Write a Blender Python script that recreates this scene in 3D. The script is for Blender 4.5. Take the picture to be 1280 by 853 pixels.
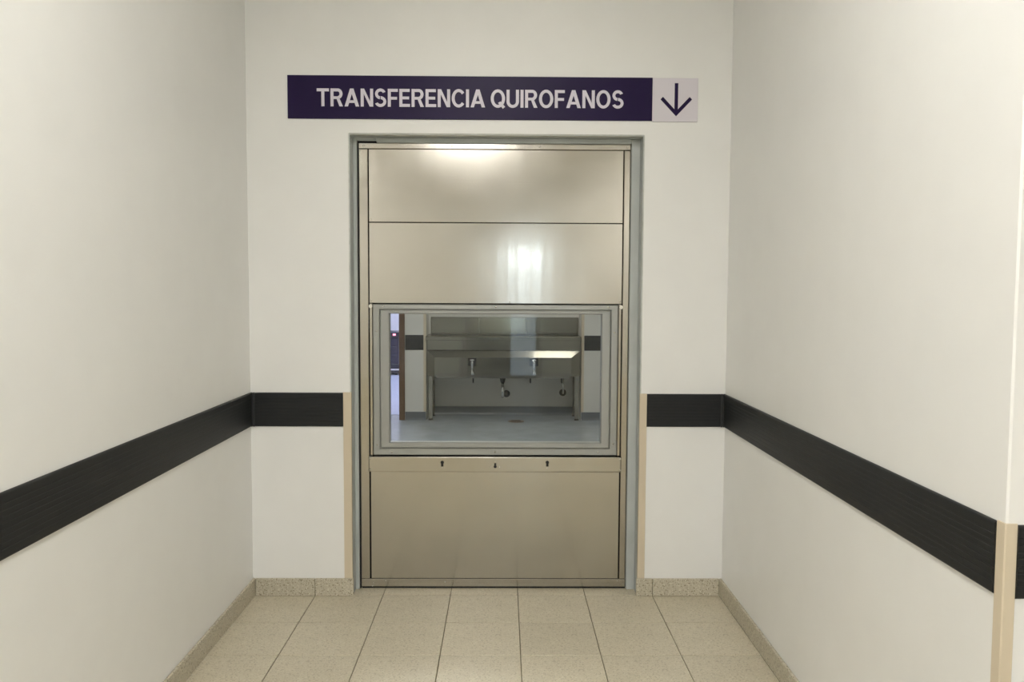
import bpy, bmesh, math, random
from mathutils import Vector, Matrix
random.seed(7)
for o in list(bpy.data.objects):
    bpy.data.objects.remove(o)
scn = bpy.context.scene
C = scn.collection
R = math.radians

# ------------------------------------------------------------ camera
F, PITCH, YAW, ROLL, H = 1018.74, .061262, -.010775, .004755, 1.35434
right0 = Vector((math.cos(YAW), math.sin(YAW), 0))
fwd0 = Vector((-math.sin(YAW), math.cos(YAW), 0))
upv = Vector((0, 0, 1))
fwd = math.cos(PITCH)*fwd0 - math.sin(PITCH)*upv
up1 = math.sin(PITCH)*fwd0 + math.cos(PITCH)*upv
cright = math.cos(ROLL)*right0 + math.sin(ROLL)*up1
cup = -math.sin(ROLL)*right0 + math.cos(ROLL)*up1
cam = bpy.data.cameras.new('camera')
camo = bpy.data.objects.new('camera', cam)
C.objects.link(camo)
m3 = Matrix((cright, cup, -fwd)).transposed()
camo.matrix_world = Matrix.Translation((0, 0, H)) @ m3.to_4x4()
cam.sensor_width = 36
cam.lens = 36*F/1280
cam.clip_start = .05
scn.camera = camo

# ------------------------------------------------------------ world, exposure
w = bpy.data.worlds.new('world')
scn.world = w
w.use_nodes = True
w.node_tree.nodes['Background'].inputs[0].default_value = (.72, .82, 1, 1)
w.node_tree.nodes['Background'].inputs[1].default_value = .25
vs = scn.view_settings
vs.view_transform = 'Standard'
vs.look = 'None'
vs.gamma = 1
vs.use_curve_mapping = False
vs.exposure = 1.39
LAMP_ALCOVE, LAMP_HALL, LAMP_FAR, LAMP_SINK, LAMP_PASSAGE, DAYLIGHT, TRANSOM = 12.3, 13.0, 18.0, 2.4, 18.0, 1.1, 9.0

# ------------------------------------------------------------ measures (metres)
D = 3.5585            # wall with the steel door
XL, XR = -1.1056, .9788
YE = 1.548            # where the alcove opens into the hall
CEIL = 3.0
OX0, OX1, OZ = -.668, .605, 2.028     # door opening
YD = D + .08          # face of the steel door
T = .30
XG = .0696
WT = .16              # wall thickness
def at(px, py, Y):
    """photo pixel (1280x853) -> point on the plane y = Y"""
    d = fwd + cright*((px-640)/F) - cup*((py-426.5)/F)
    t = Y/d.y
    return Vector((d.x*t, Y, H + d.z*t))

# ------------------------------------------------------------ materials
def new_mat(name):
    m = bpy.data.materials.new(name)
    m.use_nodes = True
    nt = m.node_tree
    return m, nt, nt.nodes['Principled BSDF']
def node(nt, typ, **kw):
    n = nt.nodes.new(typ)
    for k, v in kw.items():
        setattr(n, k, v)
    return n
def coords(nt, scale, kind='Object'):
    tc = node(nt, 'ShaderNodeTexCoord')
    mp = node(nt, 'ShaderNodeMapping')
    mp.inputs['Scale'].default_value = scale
    nt.links.new(tc.outputs[kind], mp.inputs[0])
    return mp.outputs[0]
def plain(name, col, rough=.5, metal=0, bump=0, bscale=200, var=0, spec=.5, coat=0):
    m, nt, b = new_mat(name)
    b.inputs['Base Color'].default_value = (*col, 1)
    b.inputs['Roughness'].default_value = rough
    b.inputs['Metallic'].default_value = metal
    b.inputs['Specular IOR Level'].default_value = spec
    b.inputs['Coat Weight'].default_value = coat
    v = coords(nt, (1, 1, 1))
    n = node(nt, 'ShaderNodeTexNoise')
    n.inputs['Scale'].default_value = bscale
    n.inputs['Detail'].default_value = 3
    nt.links.new(v, n.inputs['Vector'])
    if bump:
        bp = node(nt, 'ShaderNodeBump')
        bp.inputs['Strength'].default_value = bump
        bp.inputs['Distance'].default_value = .002
        nt.links.new(n.outputs[0], bp.inputs['Height'])
        nt.links.new(bp.outputs[0], b.inputs['Normal'])
    if var:
        n2 = node(nt, 'ShaderNodeTexNoise')
        n2.inputs['Scale'].default_value = 6
        n2.inputs['Detail'].default_value = 5
        nt.links.new(v, n2.inputs['Vector'])
        rp = node(nt, 'ShaderNodeValToRGB')
        rp.color_ramp.elements[0].position = .3
        rp.color_ramp.elements[1].position = .7
        rp.color_ramp.elements[0].color = (*[c*(1-var) for c in col], 1)
        rp.color_ramp.elements[1].color = (*[min(1, c*(1+var)) for c in col], 1)
        nt.links.new(n2.outputs[0], rp.inputs[0])
        nt.links.new(rp.outputs[0], b.inputs['Base Color'])
    return m
def terrazzo(name, base, dark, light, rough=.4):
    m, nt, b = new_mat(name)
    v = coords(nt, (1, 1, 1))
    vo = node(nt, 'ShaderNodeTexVoronoi')
    vo.inputs['Scale'].default_value = 240
    nt.links.new(v, vo.inputs['Vector'])
    sep = node(nt, 'ShaderNodeSeparateColor')
    nt.links.new(vo.outputs['Color'], sep.inputs[0])
    rp = node(nt, 'ShaderNodeValToRGB')
    e = rp.color_ramp.elements
    e[0].position = 0; e[0].color = (*dark, 1)
    e[1].position = 1; e[1].color = (*light, 1)
    for p, c in ((.08, dark), (.14, base), (.78, base), (.9, light)):
        q = e.new(p); q.color = (*c, 1)
    nt.links.new(sep.outputs[0], rp.inputs[0])
    # large soft mottling and a small tone shift from tile to tile
    n = node(nt, 'ShaderNodeTexNoise')
    n.inputs['Scale'].default_value = 9
    n.inputs['Detail'].default_value = 6
    nt.links.new(v, n.inputs['Vector'])
    oi = node(nt, 'ShaderNodeObjectInfo')
    ad = node(nt, 'ShaderNodeMath', operation='MULTIPLY_ADD')
    ad.inputs[1].default_value = .16
    ad.inputs[2].default_value = .84
    nt.links.new(n.outputs[0], ad.inputs[0])
    ad2 = node(nt, 'ShaderNodeMath', operation='MULTIPLY_ADD')
    ad2.inputs[1].default_value = .07
    nt.links.new(oi.outputs['Random'], ad2.inputs[0])
    nt.links.new(ad.outputs[0], ad2.inputs[2])
    mx = node(nt, 'ShaderNodeVectorMath', operation='SCALE')
    nt.links.new(rp.outputs[0], mx.inputs[0])
    nt.links.new(ad2.outputs[0], mx.inputs['Scale'])
    nt.links.new(mx.outputs[0], b.inputs['Base Color'])
    b.inputs['Roughness'].default_value = rough
    bp = node(nt, 'ShaderNodeBump')
    bp.inputs['Strength'].default_value = .12
    bp.inputs['Distance'].default_value = .001
    nt.links.new(vo.outputs['Distance'], bp.inputs['Height'])
    nt.links.new(bp.outputs[0], b.inputs['Normal'])
    return m
def steel(name, col, rough, wave=.15, brush=.06, horiz=True, smudge=.07, polish=.13):
    """brushed stainless steel: fine brush lines, slow sheet waviness, faint smudges"""
    m, nt, b = new_mat(name)
    b.inputs['Metallic'].default_value = 1
    v1 = coords(nt, (3, 3, 900) if horiz else (900, 900, 3))
    n1 = node(nt, 'ShaderNodeTexNoise')
    n1.inputs['Scale'].default_value = 1
    n1.inputs['Detail'].default_value = 2
    nt.links.new(v1, n1.inputs['Vector'])
    v2 = coords(nt, (14, 14, .6) if horiz else (.6, .6, 9))
    n2 = node(nt, 'ShaderNodeTexNoise')
    n2.inputs['Scale'].default_value = 1
    n2.inputs['Detail'].default_value = 1.5
    nt.links.new(v2, n2.inputs['Vector'])
    b1 = node(nt, 'ShaderNodeBump')
    b1.inputs['Strength'].default_value = brush
    b1.inputs['Distance'].default_value = .0004
    nt.links.new(n1.outputs[0], b1.inputs['Height'])
    b2 = node(nt, 'ShaderNodeBump')
    b2.inputs['Strength'].default_value = wave
    b2.inputs['Distance'].default_value = .004
    nt.links.new(n2.outputs[0], b2.inputs['Height'])
    nt.links.new(b1.outputs[0], b2.inputs['Normal'])
    nt.links.new(b2.outputs[0], b.inputs['Normal'])
    v3 = coords(nt, (1, 1, 1))
    n3 = node(nt, 'ShaderNodeTexNoise')
    n3.inputs['Scale'].default_value = 4
    n3.inputs['Detail'].default_value = 6
    nt.links.new(v3, n3.inputs['Vector'])
    ma = node(nt, 'ShaderNodeMath', operation='MULTIPLY_ADD')
    ma.inputs[1].default_value = smudge*2
    ma.inputs[2].default_value = rough - smudge
    nt.links.new(n3.outputs[0], ma.inputs[0])
    nt.links.new(ma.outputs[0], b.inputs['Roughness'])
    rp = node(nt, 'ShaderNodeValToRGB')
    rp.color_ramp.elements[0].color = (*[c*.9 for c in col], 1)
    rp.color_ramp.elements[1].color = (*[min(1, c*1.08) for c in col], 1)
    nt.links.new(n3.outputs[0], rp.inputs[0])
    nt.links.new(rp.outputs[0], b.inputs['Base Color'])
    g = node(nt, 'ShaderNodeBsdfGlossy')          # the polished ridges between the brush marks
    g.inputs['Roughness'].default_value = .07
    nt.links.new(rp.outputs[0], g.inputs['Color'])
    nt.links.new(b2.outputs[0], g.inputs['Normal'])
    mx = node(nt, 'ShaderNodeMixShader')
    mx.inputs[0].default_value = polish
    nt.links.new(b.outputs[0], mx.inputs[1])
    nt.links.new(g.outputs[0], mx.inputs[2])
    nt.links.new(mx.outputs[0], nt.nodes['Material Output'].inputs[0])
    return m
def emitter(name, col, s):
    m, nt, b = new_mat(name)
    b.inputs['Base Color'].default_value = (.8, .8, .8, 1)
    b.inputs['Emission Color'].default_value = (*col, 1)
    b.inputs['Emission Strength'].default_value = s
    return m
def glass_mat(name):
    m, nt, b = new_mat(name)
    out = nt.nodes['Material Output']
    nt.nodes.remove(b)
    tr = node(nt, 'ShaderNodeBsdfTransparent')
    tr.inputs[0].default_value = (.93, .95, .94, 1)
    gl = node(nt, 'ShaderNodeBsdfGlossy')
    gl.inputs['Roughness'].default_value = .02
    gl.inputs['Color'].default_value = (1, 1, 1, 1)
    fr = node(nt, 'ShaderNodeFresnel')
    fr.inputs[0].default_value = 1.5
    mul = node(nt, 'ShaderNodeMath', operation='MULTIPLY')
    mul.inputs[1].default_value = .42
    nt.links.new(fr.outputs[0], mul.inputs[0])
    mx = node(nt, 'ShaderNodeMixShader')
    nt.links.new(mul.outputs[0], mx.inputs[0])
    nt.links.new(tr.outputs[0], mx.inputs[1])
    nt.links.new(gl.outputs[0], mx.inputs[2])
    nt.links.new(mx.outputs[0], out.inputs[0])
    return m
def grid_floor(name, c1, c2):
    """tiles too far round the corner to be picked apart"""
    m, nt, b = new_mat(name)
    v = coords(nt, (1, 1, 1))
    br = node(nt, 'ShaderNodeTexBrick', offset=0)
    br.inputs['Scale'].default_value = 1
    br.inputs['Brick Width'].default_value = T
    br.inputs['Row Height'].default_value = T
    br.inputs['Mortar Size'].default_value = .0015
    br.inputs['Color1'].default_value = (*c1, 1)
    br.inputs['Color2'].default_value = (*[c*.94 for c in c1], 1)
    br.inputs['Mortar'].default_value = (*c2, 1)
    nt.links.new(v, br.inputs['Vector'])
    nt.links.new(br.outputs[0], b.inputs['Base Color'])
    b.inputs['Roughness'].default_value = .4
    return m

M = {}
M['wall'] = plain('wall_paint', (.845, .84, .815), .42, bump=.06, bscale=90, var=.012, spec=.35)
M['ceiling'] = plain('ceiling_paint', (.86, .86, .84), .8, bump=.05)
M['tile'] = terrazzo('terrazzo_tile', (.61, .545, .41), (.46, .40, .29), (.68, .62, .49))
M['base'] = terrazzo('terrazzo_skirting', (.54, .49, .38), (.30, .26, .18), (.66, .62, .50), .5)
M['grout'] = plain('grout', (.20, .175, .115), .9, bump=.2)
M['hallfloor'] = grid_floor('hall_floor', (.50, .44, .31), (.2, .175, .12))
M['rail'] = plain('charcoal_plastic', (.0095, .0105, .0115), .5, bump=.02, bscale=400, spec=.4)
M['railend'] = plain('charcoal_joint', (.022, .023, .026), .5)
M['guard'] = plain('cream_plastic', (.65, .56, .42), .45, spec=.4)
M['steel'] = steel('stainless_sheet', (.445, .42, .368), .17)
M['steel3'] = steel('sink_steel', (.30, .285, .235), .22, wave=.1, polish=.3)
M['steel2'] = steel('stainless_profile', (.40, .375, .325), .14, wave=.1, horiz=False)
M['alu'] = plain('window_frame_aluminium', (.35, .355, .335), .38, metal=.55, bump=.05, bscale=400, var=.03)
M['frame'] = plain('grey_frame_paint', (.46, .485, .47), .4, bump=.15, bscale=40, var=.08)
M['plaster'] = plain('rough_plaster', (.50, .50, .44), .8, bump=.5, bscale=80, var=.12)
M['black'] = plain('black_void', (.006, .006, .006), .7)
M['screw'] = plain('screw_metal', (.62, .60, .54), .25, metal=1)
M['glass'] = glass_mat('clear_glass')
M['purple'] = plain('sign_purple', (.016, .007, .046), .35, bump=.03, bscale=30, spec=.15)
M['white'] = plain('sign_white', (.72, .68, .73), .4, spec=.4)
M['letter'] = plain('sign_letter', (.70, .66, .74), .45)
M['farwall'] = plain('far_room_paint', (.72, .70, .65), .5, bump=.05, var=.015)
M['vinyl'] = plain('blue_grey_vinyl', (.36, .39, .42), .25, bump=.05, bscale=20, var=.08)
M['cove'] = plain('vinyl_cove', (.13, .145, .165), .4, var=.06)
M['wood'] = plain('brown_wood', (.12, .06, .03), .45, bump=.2, bscale=40, var=.15)
M['bluefloor'] = plain('pale_blue_vinyl', (.55, .58, .74), .3, var=.04)
M['hallwall'] = plain('passage_paint', (.78, .76, .82), .6)
M['chrome'] = plain('chrome', (.75, .75, .74), .12, metal=1)
M['rubber'] = plain('black_plastic', (.012, .012, .013), .4)
M['cabinet'] = plain('dark_blue_enamel', (.018, .015, .045), .35, var=.1)
M['cabinet2'] = plain('black_blue_plastic', (.012, .011, .03), .4)
M['led'] = emitter('red_indicator', (1, .05, .12), 1.6)
M['lamp_alcove'] = emitter('diffuser_alcove', (1, .985, .935), LAMP_ALCOVE)
M['lamp_hall'] = emitter('diffuser_hall', (1, .99, .97), LAMP_HALL)
M['lamp_far'] = emitter('diffuser_far', (1, .98, .92), LAMP_FAR)
M['lamp_sink'] = emitter('diffuser_sink', (1, .96, .92), LAMP_SINK)
M['lamp_pass'] = emitter('diffuser_passage', (.78, .82, 1), LAMP_PASSAGE)
M['daylight'] = emitter('daylit_pane', (.68, .84, 1), DAYLIGHT)
M['transom'] = emitter('lit_transom', (.72, .87, 1), TRANSOM)
M['lampframe'] = plain('lamp_frame', (.75, .75, .73), .4)
M['doorpaint'] = plain('hall_door_paint', (.62, .60, .55), .45)

# ------------------------------------------------------------ mesh helpers
def bm_box(bm, x0, x1, y0, y1, z0, z1, bev=0, seg=1):
    r = bmesh.ops.create_cube(bm, size=1)
    vs_ = r['verts']
    for v in vs_:
        v.co = Vector(((x0+x1)/2 + v.co.x*(x1-x0), (y0+y1)/2 + v.co.y*(y1-y0), (z0+z1)/2 + v.co.z*(z1-z0)))
    if bev:
        es = set(e for v in vs_ for e in v.link_edges)
        bmesh.ops.bevel(bm, geom=list(es), offset=bev, segments=seg, affect='EDGES', profile=.5)
def bm_prism(bm, pts, axis, a0, a1):
    """pts: 2-D outline; extruded along axis 'x' (pts = y,z), 'y' (x,z) or 'z' (x,y)"""
    def P(p, a):
        if axis == 'x': return (a, p[0], p[1])
        if axis == 'y': return (p[0], a, p[1])
        return (p[0], p[1], a)
    A = [bm.verts.new(P(p, a0)) for p in pts]
    B = [bm.verts.new(P(p, a1)) for p in pts]
    n = len(pts)
    bm.faces.new(A); bm.faces.new(B[::-1])
    for i in range(n):
        j = (i+1) % n
        bm.faces.new((A[i], B[i], B[j], A[j]))
    bmesh.ops.recalc_face_normals(bm, faces=bm.faces[:])
def bm_tube(bm, pts, r, n=12, cap=True):
    """round tube along a polyline"""
    pts = [Vector(p) for p in pts]
    rings = []
    for i, p in enumerate(pts):
        a = pts[max(i-1, 0)]; b = pts[min(i+1, len(pts)-1)]
        t = (b-a).normalized()
        ref = Vector((0, 0, 1)) if abs(t.z) < .9 else Vector((0, 1, 0))
        u = t.cross(ref).normalized(); v = t.cross(u)
        rr = r[i] if isinstance(r, (list, tuple)) else r
        rings.append([bm.verts.new(p + rr*(math.cos(2*math.pi*k/n)*u + math.sin(2*math.pi*k/n)*v)) for k in range(n)])
    for A, B in zip(rings, rings[1:]):
        for k in range(n):
            bm.faces.new((A[k], A[(k+1) % n], B[(k+1) % n], B[k]))
    if cap:
        bm.faces.new(rings[0][::-1]); bm.faces.new(rings[-1])
    bmesh.ops.recalc_face_normals(bm, faces=bm.faces[:])
def mesh_of(name, bm, mat, smooth=False):
    me = bpy.data.meshes.new(name)
    bm.to_mesh(me); bm.free()
    me.materials.append(mat)
    if smooth:
        for p in me.polygons: p.use_smooth = True
    return me
def obj(name, bm, mat, parent=None, smooth=False):
    me = mesh_of(name, bm, mat, smooth) if isinstance(bm, bmesh.types.BMesh) else bm
    o = bpy.data.objects.new(name, me)
    C.objects.link(o)
    if parent is not None:
        o.parent = parent
        o.matrix_parent_inverse = Matrix.Translation(-parent.location)
    return o
def boxo(name, b, mat, parent=None, bev=0, seg=1):
    """box object with its origin at its own base centre"""
    x0, x1, y0, y1, z0, z1 = b
    cx, cy = (x0+x1)/2, (y0+y1)/2
    bm = bmesh.new()
    bm_box(bm, x0-cx, x1-cx, y0-cy, y1-cy, 0, z1-z0, bev, seg)
    o = obj(name, bm, mat, parent)
    o.location = (cx, cy, z0)
    return o
def thing(name, label, cat, loc=(0, 0, 0), group=None):
    o = bpy.data.objects.new(name, None)
    C.objects.link(o)
    o.location = loc
    o['label'] = label; o['category'] = cat
    if group: o['group'] = group
    return o
def tag(o, label, cat, group=None):
    o['label'] = label; o['category'] = cat
    if group: o['group'] = group
    return o
def struct(o, label=None):
    o['kind'] = 'structure'
    if label: o['label'] = label
    return o
def multi(name, boxes, mat, bev=0):
    bm = bmesh.new()
    for b in boxes: bm_box(bm, *b, bev)
    return obj(name, bm, mat)

# ------------------------------------------------------------ room shell
YR = -4.9
HX0, HX1 = -3.0, 3.4
# wall_back: left of the opening, right of it, above it
struct(multi('wall_back', [(-2.7, OX0, D, D+WT, -.05, CEIL), (OX1, 2.7, D, D+WT, -.05, CEIL), (OX0, OX1, D, D+WT, OZ, CEIL)], M['wall']),
       'off white painted wall around the steel door')
struct(boxo('wall_left', (XL-.15, XL, YE, D, -.05, CEIL), M['wall']), 'off white painted side wall of the alcove at the start of the sign')
struct(boxo('wall_right', (XR, XR+.15, YE, D, -.05, CEIL), M['wall'], bev=.004), 'off white painted side wall of the alcove at the arrow end of the sign')
struct(boxo('wall_hall_right', (XR+.15, HX1, YE, YE+.15, -.05, CEIL), M['wall']), 'off white hall wall round the outer corner')
struct(boxo('wall_hall_left', (HX0, XL-.15, YE, YE+.15, -.05, CEIL), M['wall']))
struct(boxo('wall_hall_end_left', (HX0-.1, HX0, YR, YE+.15, -.05, CEIL), M['wall']))
struct(boxo('wall_hall_end_right', (HX1, HX1+.1, YR, YE+.15, -.05, CEIL), M['wall']))
struct(boxo('ceiling', (HX0-.1, HX1+.1, YR-.1, D, CEIL, CEIL+.1), M['ceiling']))
# rear wall of the hall with a tall narrow glazed door letting in daylight
GX0, GX1, GZ = .06, .54, 1.98
struct(multi('wall_hall_rear', [(HX0, GX0, YR-.1, YR, -.05, CEIL), (GX1, HX1, YR-.1, YR, -.05, CEIL), (GX0, GX1, YR-.1, YR, GZ, CEIL)], M['wall']))
wd = struct(multi('window_1', [(GX0, GX0+.05, YR-.07, YR-.02, 0, GZ), (GX1-.05, GX1, YR-.07, YR-.02, 0, GZ),
                               (GX0+.05, GX1-.05, YR-.07, YR-.02, GZ-.05, GZ), (GX0+.05, GX1-.05, YR-.07, YR-.02, 0, .08)], M['doorpaint']))
boxo('pane', (GX0+.05, GX1-.05, YR-.055, YR-.045, .08, GZ-.24), M['daylight'], wd)
boxo('crossbar', (GX0+.05, GX1-.05, YR-.07, YR-.02, GZ-.24, GZ-.20), M['doorpaint'], wd)
boxo('pane', (GX0+.05, GX1-.05, YR-.055, YR-.045, GZ-.20, GZ-.05), M['transom'], wd)

# floor: grout bed under the alcove, its tiles one by one; hall floor as one surface
Y_T0 = D - 9*T
fl = struct(multi('floor', [(XL, XR, YE, D, -.06, -.004), (OX0, OX1, D, D+WT, -.06, -.004), (HX0, HX1, YR, YE, -.06, -.004)], M['grout']),
            'speckled beige terrazzo tile floor')
gap = .0017
meshes = {}
def tile_mesh(wx, wy):
    k = (round(wx, 4), round(wy, 4))
    if k not in meshes:
        bm = bmesh.new()
        bm_box(bm, -wx/2, wx/2, -wy/2, wy/2, -.02, 0, .0012)
        bmesh.ops.delete(bm, geom=[f for f in bm.faces if f.normal.z < -.5], context='FACES')
        meshes[k] = mesh_of('tile', bm, M['tile'])
    return meshes[k]
def lay_tile(x0, x1, y0, y1):
    o = obj('tile', tile_mesh(x1-x0-2*gap, y1-y0-2*gap), None, fl)
    o.location = ((x0+x1)/2, (y0+y1)/2, random.uniform(-.0003, .0003))
xs = [XL] + [XG + i*T for i in range(-3, 4)] + [XR]
for a, b in zip(xs, xs[1:]):
    for j in range(9):
        y1 = D - j*T; y0 = max(y1 - T, Y_T0)
        lay_tile(a, b, y0, y1)
xs2 = [OX0] + [XG + i*T for i in range(-2, 2)] + [OX1]
for a, b in zip(xs2, xs2[1:]):
    lay_tile(a, b, D, D + WT)
bm = bmesh.new(); bm_box(bm, HX0, HX1, YR, Y_T0, -.02, 0)
o = obj('hall_paving', bm, M['hallfloor'], fl); o['kind'] = 'stuff'

# terrazzo skirting, piece by piece
BH, BT = .078, .012
def skirting(name, pieces, along, face, out, label):
    """pieces: list of (a0, a1) along the wall; face: wall plane coordinate; out: direction the piece stands proud"""
    root = None
    for i, (a0, a1) in enumerate(pieces):
        f0, f1 = sorted((face, face + out*BT))
        g = .0012
        if along == 'x': b = (a0+g, a1-g, f0, f1, 0, BH)
        else: b = (f0, f1, a0+g, a1-g, 0, BH)
        if root is None:
            bm = bmesh.new()          # the mortar bed behind the pieces
            A, B = pieces[0][0], pieces[-1][1]
            q0, q1 = sorted((face, face + out*(BT-.003)))
            if along == 'x': bm_box(bm, A+.002, B-.002, q0, q1, 0, BH-.003)
            else: bm_box(bm, q0, q1, A+.002, B-.002, 0, BH-.003)
            root = struct(obj(name, bm, M['grout']), label)
        boxo('skirting_tile', b, M['base'], root, .003, 2)
OXL, OXR = OX0 + .010, OX1 - .010
skirting('baseboard_back_left', [(XL+BT, XG-3*T), (XG-3*T, OXL)], 'x', D, -1, 'speckled terrazzo skirting below the sign lettering')
skirting('baseboard_back_right', [(OXR, XG+2*T), (XG+2*T, XR-BT)], 'x', D, -1, 'speckled terrazzo skirting below the sign arrow')
ys = [Y_T0 + .7] + [D - j*T for j in range(6, 0, -1)] + [D]
skirting('baseboard_left', list(zip(ys, ys[1:])), 'y', XL, 1, None)
skirting('baseboard_right', list(zip(ys, ys[1:])), 'y', XR, -1, None)

# grey metal frame lining the opening
fr = struct(multi('trim_1', [(OX0, OX0+.004, D+.001, D+.155, 0, OZ), (OX1-.004, OX1, D+.001, D+.155, 0, OZ),
                             (OX0+.004, OX1-.004, D+.001, D+.155, OZ-.004, OZ)], M['frame']), 'grey painted metal frame lining the door opening')
boxo('stop', (OX0+.004, -.647, D+.070, D+.15, 0, OZ-.004), M['frame'], fr, .002)
boxo('stop', (.5625, OX1-.004, D+.070, D+.15, 0, OZ-.004), M['frame'], fr, .002)
boxo('stop', (-.56, .5625, D+.070, D+.15, 2.003, OZ-.004), M['frame'], fr, .002)
boxo('stop', (-.647, -.56, D+.070, D+.15, 2.011, OZ-.004), M['frame'], fr)
boxo('head_gap', (-.647, -.56, D+.084, D+.15, 2.003, 2.0105), M['black'], fr)
# rough filler along the frame edge: wavy bead on wall arris
def bead(pts, nrm, w0, w1, steps, seed, parent):
    rnd = random.Random(seed)
    bm = bmesh.new()
    (ax, az), (bx, bz) = pts
    prev = None
    wv = rnd.uniform(w0, w1)
    for i in range(steps+1):
        t = i/steps
        wv += (rnd.uniform(w0, w1)-wv)*.35
        x, z = ax+(bx-ax)*t, az+(bz-az)*t
        a = (x - nrm[0]*.002, z - nrm[1]*.002); b = (x + nrm[0]*wv, z + nrm[1]*wv)
        ring = [bm.verts.new((a[0], D+.002, a[1])), bm.verts.new((a[0], D-.0015, a[1])),
                bm.verts.new((b[0], D+.003+rnd.uniform(0, .003), b[1])), bm.verts.new((b[0], D+.016, b[1]))]
        if prev:
            for k in range(3): bm.faces.new((prev[k], prev[k+1], ring[k+1], ring[k]))
        prev = ring
    bmesh.ops.recalc_face_normals(bm, faces=bm.faces[:])
    return obj('filler_bead', bm, M['plaster'], parent, True)
bead(((OX0, OZ), (OX1, OZ)), (0, -1), .003, .010, 90, 3, fr)
bead(((OX0, 0.08), (OX0, OZ)), (1, 0), .001, .005, 110, 4, fr)
bead(((OX1, 0.08), (OX1, OZ)), (-1, 0), .001, .006, 110, 5, fr)

# ------------------------------------------------------------ the sign
sg = thing('wall_sign', 'long dark purple wall sign with white TRANSFERENCIA QUIROFANOS lettering and arrow', 'sign', (-.047, D, 2.088))
SX0, SXM, SX1, SZ0, SZ1 = -.9272, .6368, .8328, 2.0885, 2.2715
boxo('text_panel', (SX0, SXM, D-.006, D, SZ0, SZ1), M['purple'], sg, .001)
boxo('arrow_panel', (SXM, SX1, D-.006, D, SZ0-.003, SZ1-.001), M['white'], sg, .001)
def glyph(ch):
    """bold sans capital, cap height 1: (advance width, list of outlines)"""
    S, B = .20, .165                     # stem and bar thickness
    def bar(x0, y0, x1, y1): return [(x0, y0), (x1, y0), (x1, y1), (x0, y1)]
    def arc(cx, cy, rx, ry, a0, a1, sx=S, sy=B, n=26):
        out = [(cx+rx*math.cos(R(a0+(a1-a0)*k/n)), cy+ry*math.sin(R(a0+(a1-a0)*k/n))) for k in range(n+1)]
        inn = [(cx+(rx-sx)*math.cos(R(a0+(a1-a0)*k/n)), cy+(ry-sy)*math.sin(R(a0+(a1-a0)*k/n))) for k in range(n+1)]
        return [[out[k], out[k+1], inn[k+1], inn[k]] for k in range(n)]
    if ch == 'T': return .80, [bar(0, 1-B, .80, 1), bar(.4-S/2, 0, .4+S/2, 1-B)]
    if ch == 'I': return S, [bar(0, 0, S, 1)]
    if ch == 'E': return .70, [bar(0, 0, S, 1), bar(S, 1-B, .68, 1), bar(S, .42, .64, .42+B-.01), bar(S, 0, .70, B)]
    if ch == 'F': return .66, [bar(0, 0, S, 1), bar(S, 1-B, .66, 1), bar(S, .40, .61, .40+B-.01)]
    if ch == 'N': return .82, [bar(0, 0, S, 1), bar(.82-S, 0, .82, 1), [(S*.2, 1), (S*1.15, 1), (.82-S*.2, 0), (.82-S*1.15, 0)]]
    if ch == 'A': return .96, [[(0, 0), (.225, 0), (.59, 1), (.365, 1)], [(.735, 0), (.96, 0), (.595, 1), (.37, 1)], bar(.22, .20, .74, .20+B-.02)]
    if ch == 'R': return .82, [bar(0, 0, S, 1), bar(S, 1-B, .48, 1), bar(S, .41, .48, .41+B-.015)] + arc(.48, .705, .31, .295, -90, 90) + [[(.38, .46), (.58, .46), (.82, 0), (.585, 0)]]
    if ch == 'S': return .76, arc(.38, .715, .355, .30, 22, 262, S-.01, B) + arc(.38, .285, .38, .30, -158, 88, S-.01, B)
    if ch == 'C': return .84, arc(.46, .5, .46, .515, 38, 322)
    if ch == 'O': return .94, arc(.47, .5, .47, .515, 0, 360, n=40)
    if ch == 'Q': return .94, arc(.47, .5, .47, .515, 0, 360, n=40) + [[(.48, .26), (.64, .34), (.95, .04), (.80, -.07)]]
    if ch == 'U': return .82, [bar(0, .33, S, 1), bar(.82-S, .33, .82, 1)] + arc(.41, .345, .41, .36, 180, 360)
    return .22, []
def text_mesh(body, x0, x1, z0, z1, y):
    bm = bmesh.new()
    cells, pen, n_ = [], 0, 0
    for ch in body:
        wd_, polys = glyph(ch)
        cells.append((pen, polys)); pen += wd_ + (.10 if ch != ' ' else .05)
    pen -= .10
    sx = (x1-x0)/pen
    for p0, polys in cells:
        for q in polys:
            pts = [(x0 + (p0+a)*sx, z0 + b*(z1-z0)) for a, b in q]
            n_ = (n_+1) % 12
            bm_prism(bm, pts, 'y', y-.0006-n_*.00002, y)
    return mesh_of('lettering', bm, M['letter'])
lt = obj('lettering', text_mesh('TRANSFERENCIA QUIROFANOS', -.8020, .5125, 2.1405, 2.216, D-.006), None, sg)
lt['label'] = 'bold white capital lettering'
bm = bmesh.new()
ax_, at_, ab_ = .7395, 2.2490, 2.1085
s = .0075
bm_prism(bm, [(ax_-s, at_), (ax_+s, at_), (ax_+s, ab_+.03), (ax_+.0575, ab_+.0825), (ax_+.068, ab_+.0715), (ax_, ab_),
              (ax_-.068, ab_+.0715), (ax_-.0575, ab_+.0825), (ax_-s, ab_+.03)], 'y', D-.0066, D-.006)
obj('arrow', bm, M['purple'], sg)['label'] = 'dark purple arrow pointing down'

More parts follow.
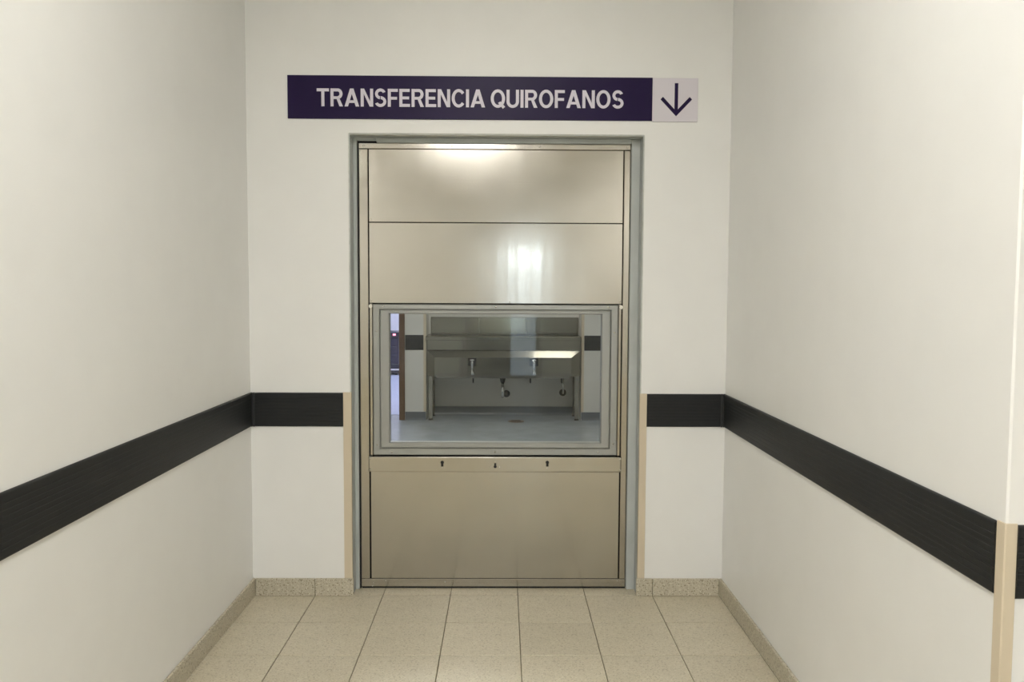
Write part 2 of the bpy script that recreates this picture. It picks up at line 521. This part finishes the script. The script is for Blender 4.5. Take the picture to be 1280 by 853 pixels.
# ------------------------------------------------------------ ribbed wall rails and cream corner guards
def rail_profile(zb, zt, n=9):
    """outline (distance from wall, z): rounded edges and n shallow grooves"""
    t, g = .008, .0009
    pts = [(0, zb), (.004, zb), (.0065, zb+.0015), (t, zb+.005)]
    h = (zt-zb-.02)/n
    for i in range(n):
        z = zb+.010+i*h
        if i: pts += [(t, z-.002), (t-g, z-.001), (t-g, z+.001), (t, z+.002)]
    pts += [(t, zt-.005), (.0065, zt-.0015), (.004, zt), (0, zt)]
    return pts
def rail(label, cat, axis, face, out, a0, a1, zb, zt, joint=None, group=None):
    cy = {'x': ((a0+a1)/2, face, zb), 'y': (face, (a0+a1)/2, zb)}[axis]
    root = thing('wall_rail', label, cat, cy, group)
    bm = bmesh.new()
    pr = [(face + out*p, z) for p, z in rail_profile(zb, zt)]
    bm_prism(bm, pr, axis, a0, a1)
    obj('rail_cover', bm, M['rail'], root)
    if joint is not None:
        b0, b1 = joint
        f0, f1 = sorted((face, face + out*.0105))
        if axis == 'x': boxo('corner_joint', (b0, b1, f0, f1, zb-.001, zt+.001), M['railend'], root, .003, 2)
        else: boxo('corner_joint', (f0, f1, b0, b1, zb-.001, zt+.001), M['railend'], root, .003, 2)
    return root
ZB, ZT = .7585, .906
GL, GR = -.700, .633
rail('long ribbed charcoal rail on the side wall at the start of the sign lettering', 'wall rail', 'y', XL, 1, YE+.03, D-.0115, .757, ZT, (D-.0115, D-.0005))
rail('short ribbed charcoal rail beside the steel door, below the first letters of the sign', 'wall rail', 'x', D, -1, XL+.0205, GL, .757, ZT, (XL+.0108, XL+.0205))
rail('short ribbed charcoal rail beside the steel door, below the sign arrow', 'wall rail', 'x', D, -1, GR, XR-.0205, .760, ZT-.0005, (XR-.0205, XR-.0108))
rail('long ribbed charcoal rail from the corner by the sign arrow to the outer corner', 'wall rail', 'y', XR, -1, YE+.0245, D-.0115, .760, ZT-.0005, (D-.0115, D-.0005))
rail('ribbed charcoal rail on the hall wall round the outer corner guard', 'wall rail', 'x', YE, -1, XR+.0205, XR+2.0, .760, ZT-.0005)
def guard(label, x, y, dx, dy, wf, ws, z1, z0=.0, off=.0):
    """L-shaped corner guard on a vertical wall edge at (x, y): flange wf along dx, flange ws along dy"""
    t = .004
    # outline in plan, wrapping outside the corner
    fx, fy = -dx*t, -dy*t
    pts = [(x+dx*wf, y), (x+dx*wf, y+fy), (x+fx*.4, y+fy), (x+fx, y+fy*.4), (x+fx, y+dy*ws), (x, y+dy*ws), (x, y)]
    root = thing('corner_guard', label, 'corner guard', (x, y, z0))
    bm = bmesh.new()
    bm_prism(bm, pts, 'z', z0, z1-.002)
    obj('angle_strip', bm, M['guard'], root)
    bm = bmesh.new()
    bm_prism(bm, pts, 'z', z1-.002, z1)
    obj('top_edge', bm, M['guard'], root)
    return root
guard('cream corner guard on the door opening edge below the first sign letters', OX0, D, -1, 1, .032, .010, .908, BH)
guard('cream corner guard on the door opening edge below the sign arrow', OX1, D, 1, 1, .028, .010, .906, BH)
guard('wide beige corner guard on the free outer corner where the alcove meets the hall', XR, YE, 1, 1, .020, .024, .908, 0)

# ------------------------------------------------------------ the steel transfer door
td = thing('transfer_door', 'stainless steel transfer door with a framed glass window and keyholed cross bar', 'door', (-.04, YD, 0))
y0, y1 = YD, YD+.05
boxo('stile', (-.6405, -.6005, y0, y1, .0455, 1.977), M['steel2'], td, .003, 2)
boxo('stile', (.5325, .5605, y0, y1, .0455, 1.977), M['steel2'], td, .003, 2)
boxo('top_rail', (-.6405, .5605, y0, y1, 1.9775, 2.002), M['steel'], td, .002)
boxo('bottom_rail', (-.6405, .5605, y0, y1, .009, .045), M['steel'], td, .002)
boxo('gap_shade', (-.638, .5605, y0+.006, y1, .0003, .0088), M['black'], td)  # black strip put in for the dark of the gap under the door
boxo('gap_shade', (-.6468, -.6408, y0+.002, y1, .0003, 2.0025), M['black'], td)  # black strip standing for the dark gap between stile and frame
yp = YD + .004
boxo('panel', (-.5975, .5295, yp, yp+.02, 1.6575, 1.9765), M['steel'], td, .0015)
boxo('panel', (-.5975, .5295, yp, yp+.02, 1.298, 1.6545), M['steel'], td, .0015)
boxo('panel', (-.5960, .5285, yp, yp+.02, .0455, .5385), M['steel'], td, .0015)
boxo('core', (-.6, .532, yp+.021, y1, 1.2988, 1.976), M['black'], td)
boxo('core', (-.6, .532, yp+.021, y1, .012, .6), M['black'], td)
cb = boxo('cross_bar', (-.6035, .5345, y0-.010, y0+.02, .5390, .6085), M['steel'], td, .004, 2)
# keyholes: round top with a slot below, dark metal-lined recess
def keyhole(x, z, s, flip=1):
    bm = bmesh.new()
    pts = [(x + s*.55*math.cos(a), z + flip*(s*.3 + s*.55*math.sin(a))) for a in [R(-50+280*k/12) for k in range(13)]]
    pts += [(x - s*.38, z - flip*s), (x + s*.38, z - flip*s)]
    bm_prism(bm, pts, 'y', y0-.0108, y0-.009)
    obj('keyhole', bm, M['black'], cb)
keyhole(-.2721, .5785, .0140); keyhole(-.0340, .5680, .0120, -1); keyhole(.2008, .5797, .0140)
# guide strips either side of the sliding window
for xa, xb in ((-.5985, -.5850), (.5165, .5305)):
    boxo('guide_strip', (xa, xb, YD+.012, YD+.04, .6095, 1.297), M['steel2'], td, .002)
for xc in (-.5915, .5265):
    bm = bmesh.new()
    bm_tube(bm, [(xc, YD-.001, 1.284), (xc, YD+.014, 1.284)], .0085, 14)
    obj('guide_roller', bm, M['screw'], td)
# aluminium window frame: outer flange, inner glazing bead, pane
def ring(bm, xo0, xo1, zo0, zo1, xi0, xi1, zi0, zi1, ya, yb, ch):
    """rectangular ring with a chamfered inner and outer front edge"""
    loops = [((xo0, xo1, zo0, zo1), yb), ((xo0, xo1, zo0, zo1), ya+ch), ((xo0+ch, xo1-ch, zo0+ch, zo1-ch), ya),
             ((xi0-ch, xi1+ch, zi0-ch, zi1+ch), ya), ((xi0, xi1, zi0, zi1), ya+ch), ((xi0, xi1, zi0, zi1), yb)]
    V = []
    for (a, b, c, d_), yy in loops:
        V.append([bm.verts.new(p) for p in ((a, yy, c), (b, yy, c), (b, yy, d_), (a, yy, d_))])
    for A, B in zip(V, V[1:] + V[:1]):
        for k in range(4):
            bm.faces.new((A[k], A[(k+1) % 4], B[(k+1) % 4], B[k]))
    bmesh.ops.recalc_face_normals(bm, faces=bm.faces[:])
WX0, WX1, WZ0, WZ1 = -.5834, .5150, .6125, 1.2935
bm = bmesh.new()
ring(bm, WX0, WX1, WZ0, WZ1, -.552, .482, .6445, 1.270, YD+.006, YD+.045, .003)
wf = obj('window_frame', bm, M['alu'], td)
bm = bmesh.new()
ring(bm, -.5515, .4815, .645, 1.2695, -.5082, .4407, .6721, 1.2507, YD+.001, YD+.040, .004)
obj('glazing_bead', bm, M['alu'], wf)
bm = bmesh.new()
ring(bm, -.548, .478, .6485, 1.266, -.5435, .4735, .653, 1.2615, YD-.0012, YD+.004, .001)
obj('bead_lip', bm, M['alu'], wf)
bm = bmesh.new()
ring(bm, -.5998, .5318, .6005, 1.2985, -.556, .486, .640, 1.274, YD+.0455, YD+.0495, .0005)
obj('gap_shade', bm, M['black'], td)  # black ring added behind the frame gap: closes it, makes the dark line
pn = boxo('pane', (-.520, .453, YD+.022, YD+.026, .660, 1.262), M['glass'], td)
pn['label'] = 'clear glass pane'
# screws
bm = bmesh.new()
for (rr, yy), (r2, y2) in zip([(.0042, 0), (.0040, -.0012), (.0026, -.0021)], [(.0040, -.0012), (.0026, -.0021), (.0001, -.0024)]):
    A = [bm.verts.new((rr*math.cos(k*math.pi/5), yy, rr*math.sin(k*math.pi/5))) for k in range(10)]
    B = [bm.verts.new((r2*math.cos(k*math.pi/5), y2, r2*math.sin(k*math.pi/5))) for k in range(10)]
    for k in range(10): bm.faces.new((A[k], A[(k+1) % 10], B[(k+1) % 10], B[k]))
bmesh.ops.recalc_face_normals(bm, faces=bm.faces[:])
bmesh.ops.remove_doubles(bm, verts=bm.verts[:], dist=1e-5)
scm = mesh_of('screw', bm, M['screw'], True)
def screw(x, z, y, parent, sc=1):
    o = obj('screw', scm, None, parent)
    o.location = (x, y, z); o.scale = (sc, sc, sc)
for x in (-.596, .5300): 
    for z in (.549, .600): screw(x, z, y0-.010, cb, 1.1)
for x in (-.053, -.014): screw(x, .5625, y0-.010, cb, .8)
for x in (-.272, .2008): screw(x, .5575, y0-.010, cb, .6)
screw(-.034, .5875, y0-.010, cb, .6)
for x, z in ((-.230, 1.990), (.158, 1.989), (-.618, 1.990), (.545, 1.990)): screw(x, z, y0, td)
for x, z in ((-.588, 1.668), (.521, 1.668), (-.588, 1.310), (.521, 1.310), (.028, 1.305)): screw(x, z, yp, td, .9)
for x, z in ((-.585, .026), (-.59, .012), (.526, .036), (-.53, .036), (-.26, .030)): screw(x, z, y0, td, .9)
for x, z in ((-.566, 1.172), (.498, 1.170), (-.535, 1.283), (-.034, 1.283), (.470, 1.283), (-.566, .66), (.498, .668),
             (-.50, .628), (-.035, .628), (.43, .628)): screw(x, z, YD+.006, wf)

# ------------------------------------------------------------ far room behind the glass
FY0, FY1, NB = D+WT, 8.5, 8.85        # near wall face, far wall face, niche back
FX0, FX1, FC = -2.7, 2.7, 2.74
NX0, NX1 = -.808, .822                # niche in the far wall
DX0, DX1, DZ = -2.05, -1.085, 2.05    # doorway in the far wall
struct(boxo('floor_far_room', (FX0, FX1, FY0, NB, -.06, 0), M['vinyl']), 'blue grey vinyl floor of the far room')
struct(multi('wall_far', [(DX1, NX0, FY1, NB+.1, 0, FC), (NX1, FX1, FY1, NB+.1, 0, FC), (NX0, NX1, NB, NB+.1, 0, FC),
                          (FX0, DX0, FY1, NB+.1, 0, FC), (DX0, DX1, FY1, NB+.1, DZ, FC)], M['farwall']))
struct(boxo('wall_far_side_left', (FX0-.1, FX0, FY0, FY1, 0, FC), M['farwall']))
struct(boxo('wall_far_side_right', (FX1, FX1+.1, FY0, FY1, 0, FC), M['farwall']))
struct(boxo('ceiling_far_room', (FX0-.1, FX1+.1, FY0, NB+.1, FC, FC+.1), M['ceiling']))
# vinyl skirting turned up the walls
def cove(name, axis, a0, a1, face, out, h=.085):
    bm = bmesh.new()
    bm_prism(bm, [(face, 0), (face+out*.03, 0), (face+out*.012, .008), (face+out*.005, .025), (face+out*.004, h), (face, h)], axis, a0, a1)
    return struct(obj(name, bm, M['cove']))
cove('baseboard_far_left', 'x', DX1+.06, NX0-.002, FY1, -1)
cove('baseboard_far_right', 'x', NX1+.002, FX1, FY1, -1)
cn = cove('baseboard_far_niche', 'x', NX0, NX1, NB, -1, .092)
boxo('capping_strip', (NX0+.06, NX1-.07, NB-.012, NB, .0925, .0985), M['alu'], cn)
# brown wooden frame of the far doorway
t2 = struct(multi('trim_2', [(DX1, DX1+.058, FY1-.03, FY1+.0, 0, DZ+.058), (DX0-.058, DX0, FY1-.03, FY1, 0, DZ+.058), (DX0, DX1, FY1-.03, FY1, DZ, DZ+.058)], M['wood'], .003),
            'brown wooden frame of the doorway in the far room')
# passage beyond it
PYE = 14.0
struct(boxo('floor_passage', (-4.2, -.2, NB+.1, PYE, -.06, 0), M['bluefloor']), 'pale blue floor beyond the far doorway')
struct(boxo('floor_doorway', (DX0, DX1, FY1+.36, NB+.1, -.059, .0012), M['bluefloor']))
struct(boxo('wall_passage_end', (-4.2, -.2, PYE, PYE+.1, 0, FC), M['hallwall']))
struct(boxo('wall_passage_left', (-4.3, -4.2, NB+.1, PYE, 0, FC), M['hallwall']))
struct(boxo('wall_passage_right', (-.2, -.1, NB+.1, PYE, 0, FC), M['hallwall']))
struct(boxo('ceiling_passage', (-4.3, -.1, NB+.1, PYE+.1, FC, FC+.1), M['ceiling']))
# far rails and guards
rail('short charcoal rail on the far pier between the brown doorway and the steel sink', 'wall rail', 'x', FY1, -1, DX1+.062, -.832, .735, .892)
rail('charcoal rail on the far wall behind the glass, past the end of the steel sink', 'wall rail', 'x', FY1, -1, .848, FX1-.3, .735, .892)
guard('cream corner guard on the far pier, beside the steel sink', NX0, FY1, -1, 1, .024, .03, 2.2, .086)
guard('cream corner guard at the sink end farther from the brown doorway', NX1, FY1, 1, 1, .024, .03, 2.2, .086)

# ------------------------------------------------------------ steel scrub sink
sk = thing('scrub_sink', 'wide stainless steel scrub sink on legs in the far wall niche', 'sink', (0, 8.6, 0))
def part(name, bm, mat, parent=sk, smooth=False): return obj(name, bm, mat, parent, smooth)
SL, SR = -.797, .808
YF, YB = 8.40, 8.80
fL, fR = -.710, .706
# basin: narrow front panel, slanted cheeks, sloping top, back
bm = bmesh.new()
zf0, zf1, zb1 = .470, .667, .737
YS = YF + .072
# front fascia stands upright, then leans back at 45 degrees with mitred ends
sections = [[(fL, YF), (fR, YF), (SR, YS), (SR, YB), (SL, YB), (SL, YS)],
            [(fL, YF), (fR, YF), (SR, YS), (SR, YB), (SL, YB), (SL, YS)],
            [(SL, YS), (SR, YS), (SR, YS+.001), (SR, YB), (SL, YB), (SL, YS+.001)]]
rings = []
for sec, z in zip(sections, (zf0, zf1, zb1)):
    rings.append([bm.verts.new((x, y, z)) for x, y in sec])
for A, B in zip(rings, rings[1:]):
    for k in range(6):
        bm.faces.new((A[k], A[(k+1) % 6], B[(k+1) % 6], B[k]))
bm.faces.new(rings[0][::-1]); bm.faces.new(rings[-1])
bmesh.ops.remove_doubles(bm, verts=bm.verts[:], dist=1e-6)
bmesh.ops.recalc_face_normals(bm, faces=bm.faces[:])
part('basin', bm, M['steel3'])
bm = bmesh.new(); bm_box(bm, SL, SR, YS+.002, YB+.012, .7375, .842, .002)
part('back_panel', bm, M['steel3'])
bm = bmesh.new()
bm_prism(bm, [(YS-.012, .8425), (YS-.012, .874), (YS, .882), (NB-.002, .886), (NB-.002, .8425)], 'x', -.806, .812)
part('ledge', bm, M['steel3'])
for xa, xb in ((-.782, -.2635), (-.2575, .2465), (.2525, .812)):
    bm = bmesh.new(); bm_box(bm, xa, xb, NB-.03, NB-.002, .8885, 1.071, .002)
    part('splash_panel', bm, M['steel3'])
for xc in (-.2605, .2495):
    bm = bmesh.new(); bm_box(bm, xc-.0035, xc+.0035, NB-.045, NB-.002, .8885, 1.073, .001)
    part('joint_strip', bm, M['screw'])
bm = bmesh.new(); bm_box(bm, -.70, .70, 8.45, NB-.03, .445, .476, .003)
part('under_tray', bm, M['steel2'])
for xa, xb in ((-.779, -.738), (.753, .793)):
    for ya in (8.48, 8.77):
        bm = bmesh.new(); bm_box(bm, xa, xb, ya, ya+.04, .015, .473, .003)
        lg = part('leg', bm, M['steel2'])
        bm = bmesh.new(); bm_tube(bm, [((xa+xb)/2, ya+.02, 0), ((xa+xb)/2, ya+.02, .016)], [.026, .022], 14)
        obj('foot', bm, M['rubber'], lg)
# taps on the front panel: black square plate, chrome lever body
for px in (590, 667):
    x = at(px+.3, 455, YF).x
    bm = bmesh.new(); bm_box(bm, x-.043, x+.043, YF-.012, YF-.0005, .580, .663, .004)
    tp = part('tap', bm, M['rubber'])
    bm = bmesh.new()
    bm_tube(bm, [(x, YF-.012, .640), (x, YF-.032, .642), (x, YF-.043, .630), (x, YF-.043, .545)], [.011, .012, .012, .011], 12)
    obj('tap_body', bm, M['chrome'], tp, True)
    bm = bmesh.new(); bm_tube(bm, [(x-.022, YF-.043, .643), (x+.022, YF-.043, .643)], .008, 12)
    obj('tap_crosshead', bm, M['chrome'], tp, True)
    bm = bmesh.new()
    bm_tube(bm, [(x, YF-.043, .548), (x, YF-.043, .530), (x+.005, YF-.05, .510), (x+.008, YF-.05, .492)], [.011, .011, .020, .019], 12)
    obj('tap_nozzle', bm, M['chrome'], tp, True)
# knee levers, waste pipe and trap
for px in (591.5, 663, 702):
    x = at(px, 475, 8.5).x
    bm = bmesh.new(); bm_tube(bm, [(x, 8.5, .46), (x, 8.5, .405), (x, 8.485, .398)], .008, 8)
    part('knee_lever', bm, M['rubber'])
x = at(628.3, 480, 8.6).x
bm = bmesh.new(); bm_tube(bm, [(x, 8.6, .447), (x, 8.6, .42), (x, 8.6, .385)], [.032, .03, .022], 14); wp = part('waste_outlet', bm, M['rubber'])
bm = bmesh.new()
arc = [(x, 8.6, .39), (x, 8.6, .27)] + [(x, 8.6+.04-.04*math.cos(a), .27-.04*math.sin(a)) for a in [math.pi*k/8 for k in range(1, 9)]] + [(x, 8.68, .29), (x, 8.72, .30), (x, NB-.003, .30)]
bm_tube(bm, arc, .0165, 12); part('waste_pipe', bm, M['chrome'], sk, True)
def rosette(px, py):
    p = at(px, py, NB-.01)
    bm = bmesh.new()
    bm_tube(bm, [(p.x, NB-.001, p.z), (p.x, NB-.01, p.z), (p.x, NB-.022, p.z)], [.040, .038, .022], 20)
    part('wall_flange', bm, M['rubber'])
    return p
p1 = rosette(633, 492.5); p2 = rosette(703.5, 491)
bm = bmesh.new(); bm_tube(bm, [(p2.x, NB-.02, p2.z), (p2.x, NB-.05, p2.z), (p2.x, NB-.06, p2.z+.02), (p2.x, NB-.06, .45)], .010, 10); part('supply_pipe', bm, M['chrome'], sk, True)
# floor drain
fx = at(645, 525, 8.4)
dr = thing('floor_drain', 'small oval brown floor drain cover below the scrub sink', 'drain', (fx.x, 8.42, 0))
bm = bmesh.new(); bm_tube(bm, [(fx.x, 8.42, 0), (fx.x, 8.42, .004)], [.085, .08], 28); obj('cover', bm, M['wood'], dr)
for k in range(-2, 3):
    bm = bmesh.new(); bm_box(bm, fx.x-.05, fx.x+.05, 8.42+k*.022-.004, 8.42+k*.022+.004, .003, .0048); obj('slot', bm, M['black'], dr)

# ------------------------------------------------------------ dark blue cabinet in the passage
cx0, cx1, cy0, cy1 = -2.25, -1.67, 13.05, 13.55
cbn = thing('equipment_cabinet', 'dark blue equipment cabinet with a red indicator beyond the far doorway', 'cabinet', ((cx0+cx1)/2, (cy0+cy1)/2, 0))
boxo('plinth', (cx0-.02, cx1+.02, cy0-.03, cy1, .03, .075), M['cabinet2'], cbn, .006)
boxo('trim_strip', (cx0-.015, cx1+.015, cy0-.02, cy1, .0755, .098), M['white'], cbn, .003)
boxo('drawer_box', (cx0, cx1, cy0, cy1, .0985, .175), M['cabinet2'], cbn, .006)
boxo('body', (cx0+.01, cx1-.01, cy0+.01, cy1, .1755, .60), M['cabinet'], cbn, .01, 2)
for k in range(3):
    bm_z = .20 + k*.135
    dw = boxo('drawer', (cx0+.03, cx1-.03, cy0, cy0+.011, bm_z, bm_z+.12), M['cabinet'], cbn, .004)
    boxo('handle', (cx0+.15, cx1-.15, cy0-.02, cy0+.001, bm_z+.09, bm_z+.105), M['cabinet2'], dw, .003)
tp_ = boxo('top_console', (cx0, cx1, cy0-.015, cy1, .6005, .69), M['cabinet2'], cbn, .01, 2)
x = at(493, 417, cy0).x
boxo('indicator', (x-.022, x+.022, cy0-.019, cy0-.0145, .635, .662), M['led'], tp_, .002)
for sx in (cx0+.05, cx1-.05):
    for sy in (cy0+.05, cy1-.05):
        bm = bmesh.new(); bm_tube(bm, [(sx-.012, sy, .02), (sx+.012, sy, .02)], .02, 12); obj('castor', bm, M['rubber'], cbn)

# ------------------------------------------------------------ ceiling lamps (each a recessed square troffer)
def troffer(label, x, y, mat, size=.6, z=CEIL, group=None):
    root = thing('ceiling_lamp', label, 'ceiling lamp', (x, y, z), group)
    h = size/2
    bm = bmesh.new()
    for b in ((x-h, x+h, y-h, y-h+.025), (x-h, x+h, y+h-.025, y+h), (x-h, x-h+.025, y-h+.025, y+h-.025), (x+h-.025, x+h, y-h+.025, y+h-.025)):
        bm_box(bm, *b, z-.012, z)
    obj('frame', bm, M['lampframe'], root)
    boxo('diffuser', (x-h+.025, x+h-.025, y-h+.025, y+h-.025, z-.009, z-.001), mat, root)
    return root
troffer('warm square ceiling lamp over the alcove before the sign', -.06, 1.2, M['lamp_alcove'])
for x, y in ((-.35, -.95), (2.3, -3.9), (-2.4, -3.4)):
    troffer('square ceiling lamp in the hall facing the alcove', x, y, M['lamp_hall'], .75, group='hall ceiling lamps')
troffer('square ceiling lamp in the far room right above the sink', .66, 8.12, M['lamp_sink'], z=FC)
troffer('square ceiling lamp in the middle of the far room', -.4, 6.0, M['lamp_far'], z=FC)
for x, y in ((-1.9, 10.4), (-1.9, 12.4)):
    troffer('cool ceiling lamp in the passage beyond the far doorway', x, y, M['lamp_pass'], z=FC, group='passage ceiling lamps')
